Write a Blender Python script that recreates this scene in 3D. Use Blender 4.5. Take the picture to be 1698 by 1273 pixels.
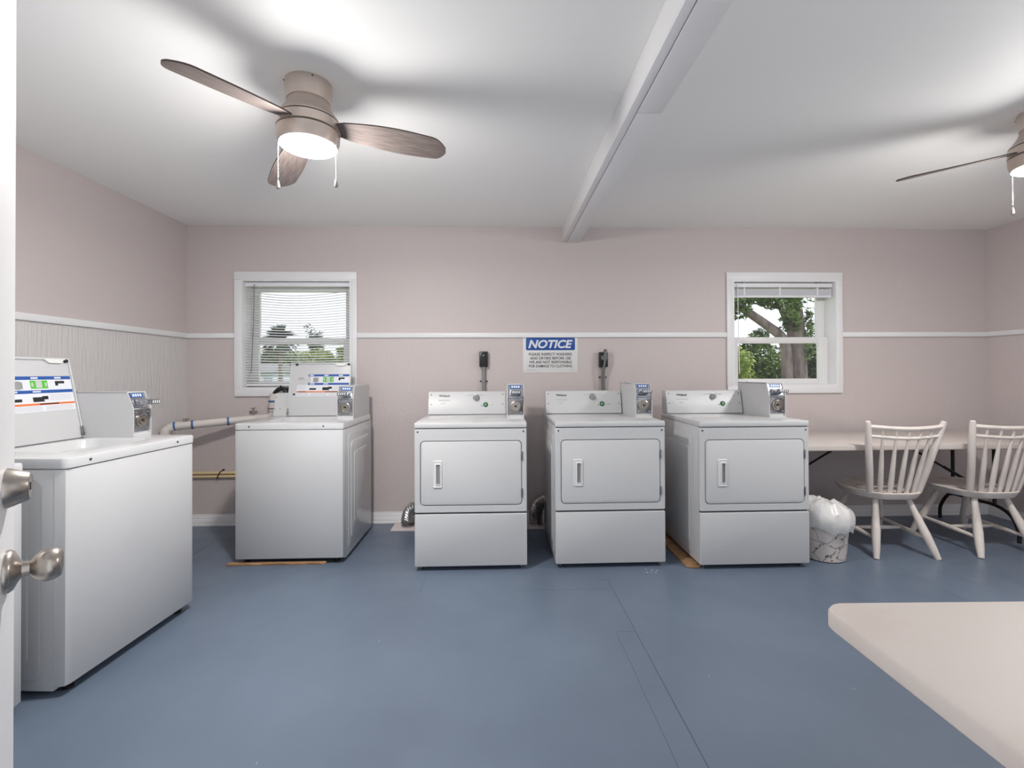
import bpy, bmesh, math, random
from math import pi, sin, cos, radians as R
from mathutils import Vector, Matrix, noise

for o in list(bpy.data.objects):
    bpy.data.objects.remove(o)
S = bpy.context.scene
COL = S.collection
random.seed(7)

# ------------------------------------------------------------------ camera
yaw, pitch, roll = -.0332, .0081, -.0044
w = Vector((-sin(yaw)*cos(pitch), cos(yaw)*cos(pitch), sin(pitch)))
r0 = Vector((cos(yaw), sin(yaw), 0)); u0 = r0.cross(w)
rr_ = cos(roll)*r0 + sin(roll)*u0; uu_ = -sin(roll)*r0 + cos(roll)*u0
cd = bpy.data.cameras.new('camera'); cam = bpy.data.objects.new('camera', cd); COL.objects.link(cam)
m = Matrix((rr_, uu_, -w)).transposed().to_4x4(); m.translation = (0, 0, 1.28); cam.matrix_world = m
cd.sensor_width = 36; cd.lens = 780/1698*36; cd.shift_y = -(636.5-610.83)/1698; cd.clip_start = .02; cd.clip_end = 300
S.camera = cam

# ------------------------------------------------------------------ world, exposure
S.view_settings.view_transform = 'Standard'; S.view_settings.look = 'None'
S.view_settings.exposure = 0.40; S.view_settings.gamma = 1; S.view_settings.use_curve_mapping = False
W = bpy.data.worlds.new('sky'); S.world = W; W.use_nodes = True
bg = W.node_tree.nodes['Background']; bg.inputs[0].default_value = (.88, .94, 1, 1); bg.inputs[1].default_value = 1.08
LAMP_DOWN, LAMP_WIDE = 19.0, 39.0          # each fan lamp: downward beam and all-round glow (watts)
RIGHT_LAMP = .72                           # the right-hand lamp is dimmer
sun = bpy.data.lights.new('sun', 'SUN'); sun.energy = 2.7; sun.angle = .02; sun.color = (1, .95, .86)
so = bpy.data.objects.new('sun', sun); COL.objects.link(so); so.rotation_euler = (R(-6), R(38), 0)

# ------------------------------------------------------------------ materials
def lin(c):
    return tuple((v/255/12.92 if v/255 <= .04045 else ((v/255+.055)/1.055)**2.4) for v in c)
def mat(name, c, rough=.5, metal=0, coat=0, emit=0, spec=.5, trans=0, alpha=1):
    M = bpy.data.materials.new(name); M.use_nodes = True
    b = M.node_tree.nodes['Principled BSDF']
    b.inputs['Base Color'].default_value = (*lin(c), 1); b.inputs['Roughness'].default_value = rough
    b.inputs['Metallic'].default_value = metal; b.inputs['Coat Weight'].default_value = coat
    b.inputs['Specular IOR Level'].default_value = spec; b.inputs['Transmission Weight'].default_value = trans
    b.inputs['Alpha'].default_value = alpha
    if emit:
        b.inputs['Emission Color'].default_value = (1, .98, .95, 1); b.inputs['Emission Strength'].default_value = emit
    return M
def N(M, t, **k):
    n = M.node_tree.nodes.new(t)
    for a, v in k.items():
        setattr(n, a, v)
    return n
def L(M, a, b): M.node_tree.links.new(a, b)
def BS(M): return M.node_tree.nodes['Principled BSDF']
def coords(M, scale=(1, 1, 1)):
    t = N(M, 'ShaderNodeTexCoord'); mp = N(M, 'ShaderNodeMapping'); mp.inputs['Scale'].default_value = scale
    L(M, t.outputs['Object'], mp.inputs[0]); return mp.outputs[0]
def noisy(M, c2, scale=8, sc=(1, 1, 1), lo=.35, hi=.65, detail=4, c1=None):
    """mix the base colour with c2 by a noise pattern"""
    v = coords(M, sc); n = N(M, 'ShaderNodeTexNoise'); n.inputs['Scale'].default_value = scale; n.inputs['Detail'].default_value = detail
    L(M, v, n.inputs['Vector']); r = N(M, 'ShaderNodeValToRGB'); r.color_ramp.elements[0].position = lo; r.color_ramp.elements[1].position = hi
    r.color_ramp.elements[0].color = BS(M).inputs['Base Color'].default_value[:]; r.color_ramp.elements[1].color = (*lin(c2), 1)
    L(M, n.outputs['Fac'], r.inputs[0]); L(M, r.outputs[0], BS(M).inputs['Base Color']); return n
def bump(M, scale=60, strength=.2, dist=.004, sc=(1, 1, 1), detail=3, kind='n'):
    v = coords(M, sc)
    n = N(M, 'ShaderNodeTexNoise'); n.inputs['Scale'].default_value = scale; n.inputs['Detail'].default_value = detail
    L(M, v, n.inputs['Vector']); b = N(M, 'ShaderNodeBump'); b.inputs['Strength'].default_value = strength; b.inputs['Distance'].default_value = dist
    L(M, n.outputs['Fac'], b.inputs['Height']); L(M, b.outputs[0], BS(M).inputs['Normal']); return b

WALLC = (204, 193, 191)
m_wall = mat('wall_paint', WALLC, .5); bump(m_wall, 130, .35, .003)
m_wall_low = mat('wall_paint_panel', WALLC, .5); bump(m_wall_low, 40, .35, .006, (1.6, 1.6, .8), 5)
m_grain = mat('wall_grain_panel', (214, 209, 208), .55); bump(m_grain, 30, .65, .012, (2.4, 2.4, .22), 6)
m_ceil = mat('ceiling_paint', (249, 248, 246), .6)
m_trim = mat('trim_paint', (236, 235, 236), .4)
m_enamel = mat('white_enamel', (203, 203, 204), .25, coat=.35)
m_enamel2 = mat('white_enamel_satin', (201, 201, 202), .38)
m_plastic = mat('white_plastic', (228, 227, 226), .4)
m_gap = mat('dark_gap', (60, 60, 62), .8)
m_steel = mat('steel', (150, 150, 152), .28, 1)
m_chrome = mat('chrome', (196, 198, 204), .18, 1)
m_nickel = mat('brushed_nickel', (176, 168, 160), .3, 1)
m_fanbody = mat('fan_nickel', (204, 190, 180), .4, .6); bump(m_fanbody, 60, .05, .002, (1, 1, .05))
m_dark = mat('dark_metal', (52, 50, 48), .4, .6)
m_black = mat('black_plastic', (22, 22, 24), .35)
m_blacktube = mat('black_steel_tube', (24, 22, 22), .4)
m_screw = mat('screw_metal', (95, 92, 90), .4, .8)
m_blue = mat('label_blue', (38, 84, 160), .4)
m_blue2 = mat('coin_label_blue', (62, 100, 158), .4)
m_signblue = mat('sign_blue', (28, 80, 158), .35)
m_white = mat('label_white', (224, 226, 232), .4)
m_greytext = mat('label_grey', (150, 150, 150), .5)
m_ltext = mat('label_pale_grey', (196, 195, 196), .5)
m_green = mat('label_green', (88, 186, 58), .4)
m_orange = mat('label_orange', (226, 118, 62), .4)
m_ink = mat('black_ink', (28, 28, 30), .5)
m_btn = mat('green_button', (24, 78, 44), .3)
m_btn2 = mat('green_button_face', (110, 168, 122), .4)
m_knob = mat('grey_knob', (150, 152, 152), .35, .4)
m_tub = mat('tub_dark', (70, 72, 76), .4, .6)
m_table = mat('table_plastic', (200, 190, 184), .5); noisy(m_table, (190, 177, 170), 5, lo=.55, hi=.85); bump(m_table, 300, .15, .001)
m_chair = mat('chair_paint', (222, 212, 205), .55); noisy(m_chair, (186, 176, 170), 9, (1, 1, .3), .5, .8); bump(m_chair, 60, .2, .002)
m_blade = mat('blade_wood', (124, 112, 108), .6)
nb = noisy(m_blade, (94, 83, 79), 9, (1.2, 14, 3), .3, .7, 6)
m_bladeedge = mat('blade_edge', (70, 56, 50), .5)
m_lens = mat('lamp_lens', (255, 255, 255), .5, emit=9)
m_ring = mat('lamp_ring', (240, 240, 238), .4, emit=.55)
m_pvc = mat('white_pvc', (214, 206, 200), .45)
m_cpvc = mat('cream_pipe', (226, 202, 158), .45)
m_conduit = mat('grey_pvc', (140, 138, 138), .5)
m_cord = mat('grey_cord', (112, 112, 114), .5)
m_foil = mat('foil_duct', (190, 188, 188), .25, 1); bump(m_foil, 60, .5, .004)
m_wood = mat('raw_wood', (188, 148, 108), .7); noisy(m_wood, (140, 104, 74), 12, (1, 6, 1))
m_caulk = mat('painted_board', (214, 202, 200), .6)
m_bag = mat('bag_plastic', (226, 224, 222), .35, trans=.1, spec=.6); bump(m_bag, 16, .5, .01, detail=5)
m_bin = mat('bin_marble', (222, 212, 206), .45)
v = coords(m_bin); vo = N(m_bin, 'ShaderNodeTexVoronoi', feature='DISTANCE_TO_EDGE'); vo.inputs['Scale'].default_value = 7
nz = N(m_bin, 'ShaderNodeTexNoise'); nz.inputs['Scale'].default_value = 6; nz.inputs['Detail'].default_value = 6
mx = N(m_bin, 'ShaderNodeMixRGB'); mx.inputs[0].default_value = .35; L(m_bin, v, nz.inputs['Vector']); L(m_bin, v, mx.inputs[1]); L(m_bin, nz.outputs['Color'], mx.inputs[2]); L(m_bin, mx.outputs[0], vo.inputs['Vector'])
rp = N(m_bin, 'ShaderNodeValToRGB'); rp.color_ramp.elements[0].color = (*lin((84, 74, 70)), 1); rp.color_ramp.elements[1].color = (*lin((222, 212, 206)), 1)
rp.color_ramp.elements[0].position = .004; rp.color_ramp.elements[1].position = .035
L(m_bin, vo.outputs['Distance'], rp.inputs[0]); L(m_bin, rp.outputs[0], BS(m_bin).inputs['Base Color'])
m_glass = bpy.data.materials.new('window_glass'); m_glass.use_nodes = True
nt = m_glass.node_tree; nt.nodes.remove(nt.nodes['Principled BSDF'])
tr = nt.nodes.new('ShaderNodeBsdfTransparent'); gl = nt.nodes.new('ShaderNodeBsdfGlossy'); gl.inputs['Roughness'].default_value = .02
ms = nt.nodes.new('ShaderNodeMixShader'); ms.inputs[0].default_value = .05
nt.links.new(tr.outputs[0], ms.inputs[1]); nt.links.new(gl.outputs[0], ms.inputs[2]); nt.links.new(ms.outputs[0], nt.nodes['Material Output'].inputs[0])
m_slat = mat('blind_slat', (236, 236, 240), .45, trans=0)
m_leaf = mat('leaf_green', (106, 134, 66), .6); noisy(m_leaf, (46, 74, 34), 2.5, lo=.4, hi=.6)
m_leaf2 = mat('leaf_bright', (182, 196, 112), .6); noisy(m_leaf2, (110, 136, 66), 2.5, lo=.35, hi=.65)
m_leafdark = mat('leaf_dark', (50, 78, 46), .6); noisy(m_leafdark, (30, 50, 34), 2.5, lo=.4, hi=.6)
m_bark = mat('bark', (138, 124, 120), .9); noisy(m_bark, (84, 76, 74), 9, (1, 1, .3)); bump(m_bark, 14, .8, .03, (1, 1, .25), 6)
m_grass = mat('lawn', (104, 126, 66), .9); noisy(m_grass, (134, 142, 84), 3)
m_house = mat('house_siding', (176, 190, 206), .7); m_roof = mat('house_roof', (120, 122, 128), .8)

# floor: painted boards with seams, flecks and scuffs
m_floor = mat('floor_paint', (104, 121, 148), .3, spec=.5)
M = m_floor
tc = N(M, 'ShaderNodeTexCoord'); sp = N(M, 'ShaderNodeSeparateXYZ'); L(M, tc.outputs['Object'], sp.inputs[0])
def mth(op, a, b=None, c=None):
    n = N(M, 'ShaderNodeMath', operation=op)
    for i, x in enumerate((a, b, c)):
        if x is None: continue
        if isinstance(x, (int, float)): n.inputs[i].default_value = x
        else: L(M, x, n.inputs[i])
    return n.outputs[0]
wob = N(M, 'ShaderNodeTexNoise'); wob.inputs['Scale'].default_value = 3; L(M, tc.outputs['Object'], wob.inputs['Vector'])
wv = mth('MULTIPLY', mth('SUBTRACT', wob.outputs['Fac'], .5), .012)
X = mth('ADD', sp.outputs[0], wv); Y = mth('ADD', sp.outputs[1], wv)
def seam(x0, x1, y0, y1):
    a = mth('MULTIPLY', mth('GREATER_THAN', X, x0), mth('LESS_THAN', X, x1))
    b = mth('MULTIPLY', mth('GREATER_THAN', Y, y0), mth('LESS_THAN', Y, y1))
    return mth('MULTIPLY', a, b)
tot = None
for sg in ((.679, .683, .1, 2.9), (.582, .5845, .1, 2.31), (.582, .68, 2.309, 2.312), (.17, .67, 2.762, 2.766), (-.452, -.449, 2.77, 3.05),
           (-2.155, -2.145, 3.2, 3.7), (.62, .68, 2.885, 2.89), (2.6, 2.603, .1, 4.1), (-1.9, .3, .62, .623)):
    q = seam(*sg); tot = q if tot is None else mth('MAXIMUM', tot, q)
n1 = N(M, 'ShaderNodeTexNoise'); n1.inputs['Scale'].default_value = 1.3; n1.inputs['Detail'].default_value = 5; L(M, tc.outputs['Object'], n1.inputs['Vector'])
r1 = N(M, 'ShaderNodeValToRGB'); r1.color_ramp.elements[0].color = (*lin((94, 106, 123)), 1); r1.color_ramp.elements[1].color = (*lin((104, 117, 134)), 1)
r1.color_ramp.elements[0].position = .35; r1.color_ramp.elements[1].position = .65; L(M, n1.outputs['Fac'], r1.inputs[0])
mixs = N(M, 'ShaderNodeMixRGB'); mixs.inputs[2].default_value = (*lin((50, 56, 66)), 1); L(M, mth('MULTIPLY', tot, .75), mixs.inputs[0]); L(M, r1.outputs[0], mixs.inputs[1])
vf = N(M, 'ShaderNodeTexVoronoi'); vf.inputs['Scale'].default_value = 9; vf.inputs['Randomness'].default_value = 1; L(M, tc.outputs['Object'], vf.inputs['Vector'])
sv = N(M, 'ShaderNodeSeparateColor'); L(M, vf.outputs['Color'], sv.inputs[0])
fl = mth('MULTIPLY', mth('LESS_THAN', vf.outputs['Distance'], .035), mth('GREATER_THAN', sv.outputs[0], .86))
mixf = N(M, 'ShaderNodeMixRGB'); mixf.inputs[2].default_value = (*lin((170, 178, 190)), 1); L(M, mth('MULTIPLY', fl, .7), mixf.inputs[0]); L(M, mixs.outputs[0], mixf.inputs[1])
L(M, mixf.outputs[0], BS(M).inputs['Base Color'])
nr = N(M, 'ShaderNodeTexNoise'); nr.inputs['Scale'].default_value = 6; nr.inputs['Detail'].default_value = 8; L(M, tc.outputs['Object'], nr.inputs['Vector'])
mr = N(M, 'ShaderNodeMapRange'); mr.inputs['To Min'].default_value = .22; mr.inputs['To Max'].default_value = .5; L(M, nr.outputs['Fac'], mr.inputs['Value']); L(M, mr.outputs[0], BS(M).inputs['Roughness'])
nb2 = N(M, 'ShaderNodeTexNoise'); nb2.inputs['Scale'].default_value = 22; nb2.inputs['Detail'].default_value = 5; L(M, tc.outputs['Object'], nb2.inputs['Vector'])
bb = N(M, 'ShaderNodeBump'); bb.inputs['Strength'].default_value = .15; bb.inputs['Distance'].default_value = .004; L(M, nb2.outputs['Fac'], bb.inputs['Height']); L(M, bb.outputs[0], BS(M).inputs['Normal'])

# ------------------------------------------------------------------ mesh helpers
def obj(name, bm, mt, parent=None, smooth=True, loc=(0, 0, 0), rot=None, label=None):
    me = bpy.data.meshes.new(name); bmesh.ops.recalc_face_normals(bm, faces=bm.faces[:])
    bm.to_mesh(me); bm.free()
    for x in (mt if isinstance(mt, (list, tuple)) else [mt]): me.materials.append(x)
    if smooth:
        for p in me.polygons: p.use_smooth = True
        try: me.set_sharp_from_angle(angle=R(38))
        except Exception: pass
    o = bpy.data.objects.new(name, me); COL.objects.link(o); o.location = loc
    if rot: o.rotation_euler = rot
    if parent: o.parent = parent
    if label: o['label'] = label
    return o
def thing(name, label, cat, loc=(0, 0, 0), rz=0, group=None):
    o = bpy.data.objects.new(name, None); o.empty_display_size = .1; COL.objects.link(o); o.location = loc; o.rotation_euler = (0, 0, rz)
    o['label'] = label; o['category'] = cat
    if group: o['group'] = group
    return o
def tag(o, label, cat, group=None):
    o['label'] = label; o['category'] = cat
    if group: o['group'] = group
    return o
def struct(o, label=None):
    o['kind'] = 'structure'
    if label: o['label'] = label
    return o
def dup(root, loc, rz, label):
    def rec(o, par):
        c = o.copy(); COL.objects.link(c)
        if par: c.parent = par
        for ch in [x for x in bpy.data.objects if x.parent == o]: rec(ch, c)
        return c
    r = rec(root, None); r.location = loc; r.rotation_euler = (0, 0, rz); r['label'] = label; return r
def box(bm, x0, x1, y0, y1, z0, z1, mi=0, bev=0, seg=2):
    vs = [bm.verts.new(p) for p in ((x0, y0, z0), (x1, y0, z0), (x1, y1, z0), (x0, y1, z0), (x0, y0, z1), (x1, y0, z1), (x1, y1, z1), (x0, y1, z1))]
    fs = [bm.faces.new([vs[i] for i in f]) for f in ((3, 2, 1, 0), (4, 5, 6, 7), (0, 1, 5, 4), (1, 2, 6, 5), (2, 3, 7, 6), (3, 0, 4, 7))]
    for f in fs: f.material_index = mi
    if bev:
        es = list({e for f in fs for e in f.edges})
        bmesh.ops.bevel(bm, geom=es, offset=bev, segments=seg, affect='EDGES', profile=.5, clamp_overlap=True)
    return vs
def B(x0, x1, y0, y1, z0, z1, bev=0, seg=2):
    bm = bmesh.new(); box(bm, x0, x1, y0, y1, z0, z1, 0, bev, seg); return bm
def loft(bm, loops, caps=(True, True), mi=0):
    L_ = [[bm.verts.new(p) for p in lp] for lp in loops]; n = len(L_[0])
    for a, b in zip(L_, L_[1:]):
        for i in range(n):
            f = bm.faces.new((a[i], a[(i+1) % n], b[(i+1) % n], b[i])); f.material_index = mi
    if caps[0]: bm.faces.new(L_[0][::-1]).material_index = mi
    if caps[1]: bm.faces.new(L_[-1]).material_index = mi
def rr(x0, x1, y0, y1, r, n=5):
    pts = []
    for cx, cy, a0 in ((x1-r, y0+r, -90), (x1-r, y1-r, 0), (x0+r, y1-r, 90), (x0+r, y0+r, 180)):
        for i in range(n+1):
            a = R(a0+90*i/n); pts.append((cx+r*cos(a), cy+r*sin(a)))
    return pts
def slab(bm, x0, x1, y0, y1, z0, z1, r, e=.004, plane='xy', mi=0, n=5):
    """rounded plate; plane says which two axes the outline lies in"""
    def P(p, z): return {'xy': (p[0], p[1], z), 'xz': (p[0], z, p[1]), 'yz': (z, p[0], p[1])}[plane]
    e = min(e, abs(z1-z0)/2.1, r*.9)
    def lp(d, z): return [P(p, z) for p in rr(x0+d, x1-d, y0+d, y1-d, max(r-d, .0005), n)]
    loft(bm, [lp(e, z0), lp(e*.3, z0+e*.3), lp(0, z0+e), lp(0, z1-e), lp(e*.3, z1-e*.3), lp(e, z1)], mi=mi)
def lathe(bm, prof, n=32, c=(0, 0, 0), axis='z', mi=0, caps=(True, True)):
    """prof: list of (radius, height)"""
    def P(r, h, a):
        x, y = r*cos(a), r*sin(a)
        return {'z': (c[0]+x, c[1]+y, c[2]+h), 'y': (c[0]+x, c[1]+h, c[2]+y), 'x': (c[0]+h, c[1]+x, c[2]+y)}[axis]
    loft(bm, [[P(max(r, .0002), h, 2*pi*i/n) for i in range(n)] for r, h in prof], caps, mi)
def tube(bm, pts, rad, n=10, mi=0, caps=True):
    pts = [Vector(p) for p in pts]; rads = rad if isinstance(rad, (list, tuple)) else [rad]*len(pts)
    loops = []; prev = None
    for i, p in enumerate(pts):
        t = (pts[min(i+1, len(pts)-1)]-pts[max(i-1, 0)]).normalized()
        if prev is None: a = t.cross(Vector((0, 0, 1)) if abs(t.z) < .9 else Vector((1, 0, 0))).normalized()
        else: a = (prev - t*prev.dot(t)).normalized()
        prev = a; b = t.cross(a)
        loops.append([tuple(p+(a*cos(2*pi*k/n)+b*sin(2*pi*k/n))*rads[i]) for k in range(n)])
    loft(bm, loops, (caps, caps), mi)
def smooth_path(pts, k=6):
    P = [Vector(p) for p in pts]; out = []
    for i in range(len(P)-1):
        p0, p1, p2, p3 = P[max(i-1, 0)], P[i], P[i+1], P[min(i+2, len(P)-1)]
        for j in range(k):
            t = j/k
            out.append(.5*((2*p1)+(-p0+p2)*t+(2*p0-5*p1+4*p2-p3)*t*t+(-p0+3*p1-3*p2+p3)*t**3))
    out.append(P[-1]); return out
def prism(bm, poly, x0, x1, mi=0, bev=0):
    """polygon in (y,z) pushed along x"""
    n = len(poly); a = [bm.verts.new((x0, y, z)) for y, z in poly]; b = [bm.verts.new((x1, y, z)) for y, z in poly]
    fs = [bm.faces.new(a[::-1]), bm.faces.new(b)]+[bm.faces.new((a[i], a[(i+1) % n], b[(i+1) % n], b[i])) for i in range(n)]
    for f in fs: f.material_index = mi
    if bev: bmesh.ops.bevel(bm, geom=list({e for f in fs for e in f.edges}), offset=bev, segments=2, affect='EDGES', clamp_overlap=True)
def text_bm(s, width, height, depth=.0006, bold=0, shear=0, align='C'):
    cu = bpy.data.curves.new('t', 'FONT'); cu.body = s; cu.size = 1; cu.offset = bold; cu.shear = shear; cu.extrude = 0; cu.resolution_u = 4
    o = bpy.data.objects.new('t', cu); COL.objects.link(o); bpy.context.view_layer.update()
    me = bpy.data.meshes.new_from_object(o.evaluated_get(bpy.context.evaluated_depsgraph_get()))
    bm = bmesh.new(); bm.from_mesh(me); bpy.data.objects.remove(o); bpy.data.meshes.remove(me); bpy.data.curves.remove(cu)
    xs = [v.co.x for v in bm.verts]; ys = [v.co.y for v in bm.verts]; x0, x1, y0, y1 = min(xs), max(xs), min(ys), max(ys)
    sx = width/(x1-x0); sy = height/(y1-y0)
    for v in bm.verts: v.co = Vector(((v.co.x-(x0+x1)/2)*sx, 0, (v.co.y-(y0+y1)/2)*sy))
    return bm            # stands in the xz plane, reads from -y
def merge(dst, src, mtx, mi=0):
    mp = {}
    for v in src.verts: mp[v] = dst.verts.new(mtx @ v.co)
    for f in src.faces:
        try:
            g = dst.faces.new([mp[v] for v in f.verts]); g.material_index = mi
        except ValueError: pass
    src.free()
T = Matrix.Translation

# ------------------------------------------------------------------ room shell
XL, XR, YB, YF, ZC = -2.612, 4.379, 4.06, .14, 2.537
WO = [(-2.155, -1.236, 1.150, 2.074), (2.070, 3.002, 1.150, 2.078)]       # window openings in the back wall
bm = B(XL-.2, XR+.2, YF-.2, YB+.2, -.12, 0); struct(obj('floor', bm, m_floor, smooth=False), 'blue painted board floor with thin seams and white flecks')
bm = B(XL-.2, XR+.2, YF-.2, YB+.2, ZC, ZC+.1); struct(obj('ceiling', bm, m_ceil, smooth=False), 'flat white painted ceiling')
RZ = 1.60
bm = bmesh.new()
for (z0, z1, mi) in ((0, RZ, 1), (RZ, ZC, 0)):
    xs = [XL-.2, WO[0][0], WO[0][1], WO[1][0], WO[1][1], XR+.2]
    for i in range(5):
        if i in (1, 3):
            wz0, wz1 = WO[i//2][2:]
            if z0 < wz0: box(bm, xs[i], xs[i+1], YB, YB+.2, z0, min(wz0, z1), mi)
            if z1 > wz1: box(bm, xs[i], xs[i+1], YB, YB+.2, max(wz1, z0), z1, mi)
        else: box(bm, xs[i], xs[i+1], YB, YB+.2, z0, z1, mi)
struct(obj('wall_back', bm, [m_wall, m_wall_low], smooth=False), 'pinkish beige back wall with two windows')
bm = bmesh.new(); box(bm, XL-.2, XL, YF, YB, 0, RZ, 1); box(bm, XL-.2, XL, YF, YB, RZ, ZC, 0)
struct(obj('wall_left', bm, [m_wall, m_grain], smooth=False), 'left wall, wood grain panel below the rail')
bm = bmesh.new(); box(bm, XR, XR+.2, YF, YB, 0, RZ, 1); box(bm, XR, XR+.2, YF, YB, RZ, ZC, 0)
struct(obj('wall_right', bm, [m_wall, m_wall_low], smooth=False), 'right wall')
# front wall behind the camera: the doorway, and two unseen openings added for daylight
bm = bmesh.new(); y0, y1 = YF-.12, YF
DX0, DX1 = -.52, .46
box(bm, XL-.2, -2.5, y0, y1, 0, ZC); box(bm, -2.5, -.8, y0, y1, 0, 1.0); box(bm, -2.5, -.8, y0, y1, 2.4, ZC); box(bm, -.8, DX0, y0, y1, 0, ZC)
box(bm, DX0, DX1, y0, y1, 2.06, ZC); box(bm, DX1, 1.0, y0, y1, 0, ZC)
box(bm, 1.0, 3.9, y0, y1, 0, 1.0); box(bm, 1.0, 3.9, y0, y1, 2.4, ZC); box(bm, 3.9, XR+.2, y0, y1, 0, ZC)

struct(obj('wall_front', bm, m_wall, smooth=False), 'wall with the doorway the picture is taken from')

def board(bm, x0, x1, z0=0, h=.094, d=.014):
    prism(bm, [(YB, z0), (YB-d-.004, z0), (YB-d-.004, z0+.012), (YB-d, z0+.016), (YB-d, z0+h*.55), (YB-d+.003, z0+h*.6), (YB-d+.003, z0+h*.78), (YB-d+.007, z0+h*.82), (YB-d+.009, z0+h), (YB, z0+h)], x0, x1)
bm = bmesh.new(); board(bm, XL, XR); struct(obj('baseboard_back', bm, m_trim), 'white ridged baseboard along the back wall')
def sideboard(X, s, name):
    bm = bmesh.new(); h, d = .094, .014; z0 = 0
    prof = [(0, 0), (d+.004, 0), (d+.004, .012), (d, .016), (d, h*.55), (d-.003, h*.6), (d-.003, h*.78), (d-.007, h*.82), (d-.009, h), (0, h)]
    loft(bm, [[(X+s*a, yy, b) for a, b in prof] for yy in (YF, YB-.018)]); struct(obj(name, bm, m_trim), 'white ridged baseboard')
sideboard(XL, 1, 'baseboard_left'); sideboard(XR, -1, 'baseboard_right')
CAS = [(-2.212, -1.186, 1.086, 2.141), (2.016, 3.052, 1.086, 2.147)]
rail = [(XL, CAS[0][0]), (CAS[0][1], CAS[1][0]), (CAS[1][1], XR)]
bm = bmesh.new()
for a, b in rail: box(bm, a, b, YB-.018, YB, 1.579, 1.621, 0, .003)
struct(obj('trim_1', bm, m_trim), 'white chair rail on the back wall')
struct(obj('trim_2', B(XL, XL+.018, YF, YB-.018, 1.579, 1.621, .003), m_trim), 'white chair rail on the left wall')
struct(obj('trim_3', B(XR-.018, XR, YF, YB-.018, 1.579, 1.621, .003), m_trim), 'white chair rail on the right wall')
# ceiling beam with its lower boards
t = thing('trim_4', 'white boxed beam crossing the ceiling', 'beam'); del t['category']; struct(t)
obj('beam', B(.577, .725, YF, YB, 2.421, ZC, .003), m_trim, t)
obj('lower_board', B(.577, .612, YF, YB, 2.405, 2.421, .002), m_trim, t)
obj('lower_board', B(.616, .725, 2.02, YB, 2.406, 2.421, .002), m_trim, t)
obj('lower_board', B(.616, .725, YF, 2.012, 2.403, 2.421, .002), m_trim, t)

# ------------------------------------------------------------------ windows
def window(i, op, cs):
    x0, x1, z0, z1 = op; X0, X1, Z0, Z1 = cs
    t = thing('window_%d' % i, 'white single-hung window with flat white casing', 'window'); del t['category']; struct(t)
    bm = bmesh.new(); y0, y1 = YB-.02, YB
    box(bm, X0, X1, y0, y1, z1, Z1, 0, .003); box(bm, X0+.004, X1-.004, y0, y1, Z0, z0, 0, .003)
    box(bm, X0, x0, y0, y1, z0, z1, 0, .003); box(bm, x1, X1, y0, y1, z0, z1, 0, .003); obj('casing', bm, m_trim, t)
    bm = bmesh.new(); d = .012; yb = YB+.17                       # liner of the recess
    box(bm, x0-.001, x0+d, YB-.018, yb, z0, z1); box(bm, x1-d, x1+.001, YB-.018, yb, z0, z1)
    box(bm, x0+d, x1-d, YB-.018, yb, z1-d, z1+.001); box(bm, x0+d, x1-d, YB-.018, yb, z0-.001, z0+d); obj('frame', bm, m_trim, t, smooth=False)
    a0, a1, b0, b1 = x0+d, x1-d, z0+d, z1-d; zm = 1.565
    def sash(nm, y, c0, c1, st, rb, rt):
        bm = bmesh.new()
        box(bm, a0, a0+st, y, y+.03, c0, c1, 0, .003); box(bm, a1-st, a1, y, y+.03, c0, c1, 0, .003)
        box(bm, a0+st, a1-st, y, y+.03, c0, c0+rb, 0, .003); box(bm, a0+st, a1-st, y, y+.03, c1-rt, c1, 0, .003)
        s = obj(nm, bm, m_plastic, t); obj('pane', B(a0+st-.002, a1-st+.002, y+.012, y+.017, c0+rb-.002, c1-rt+.002), m_glass, s, smooth=False)
    sash('upper_sash', YB+.125, zm-.02, b1, .075, .04, .07)
    sash('lower_sash', YB+.088, b0, zm+.02, .085, .05, .055)
    return t
for i in (0, 1): window(i+1, WO[i], CAS[i])

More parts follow.
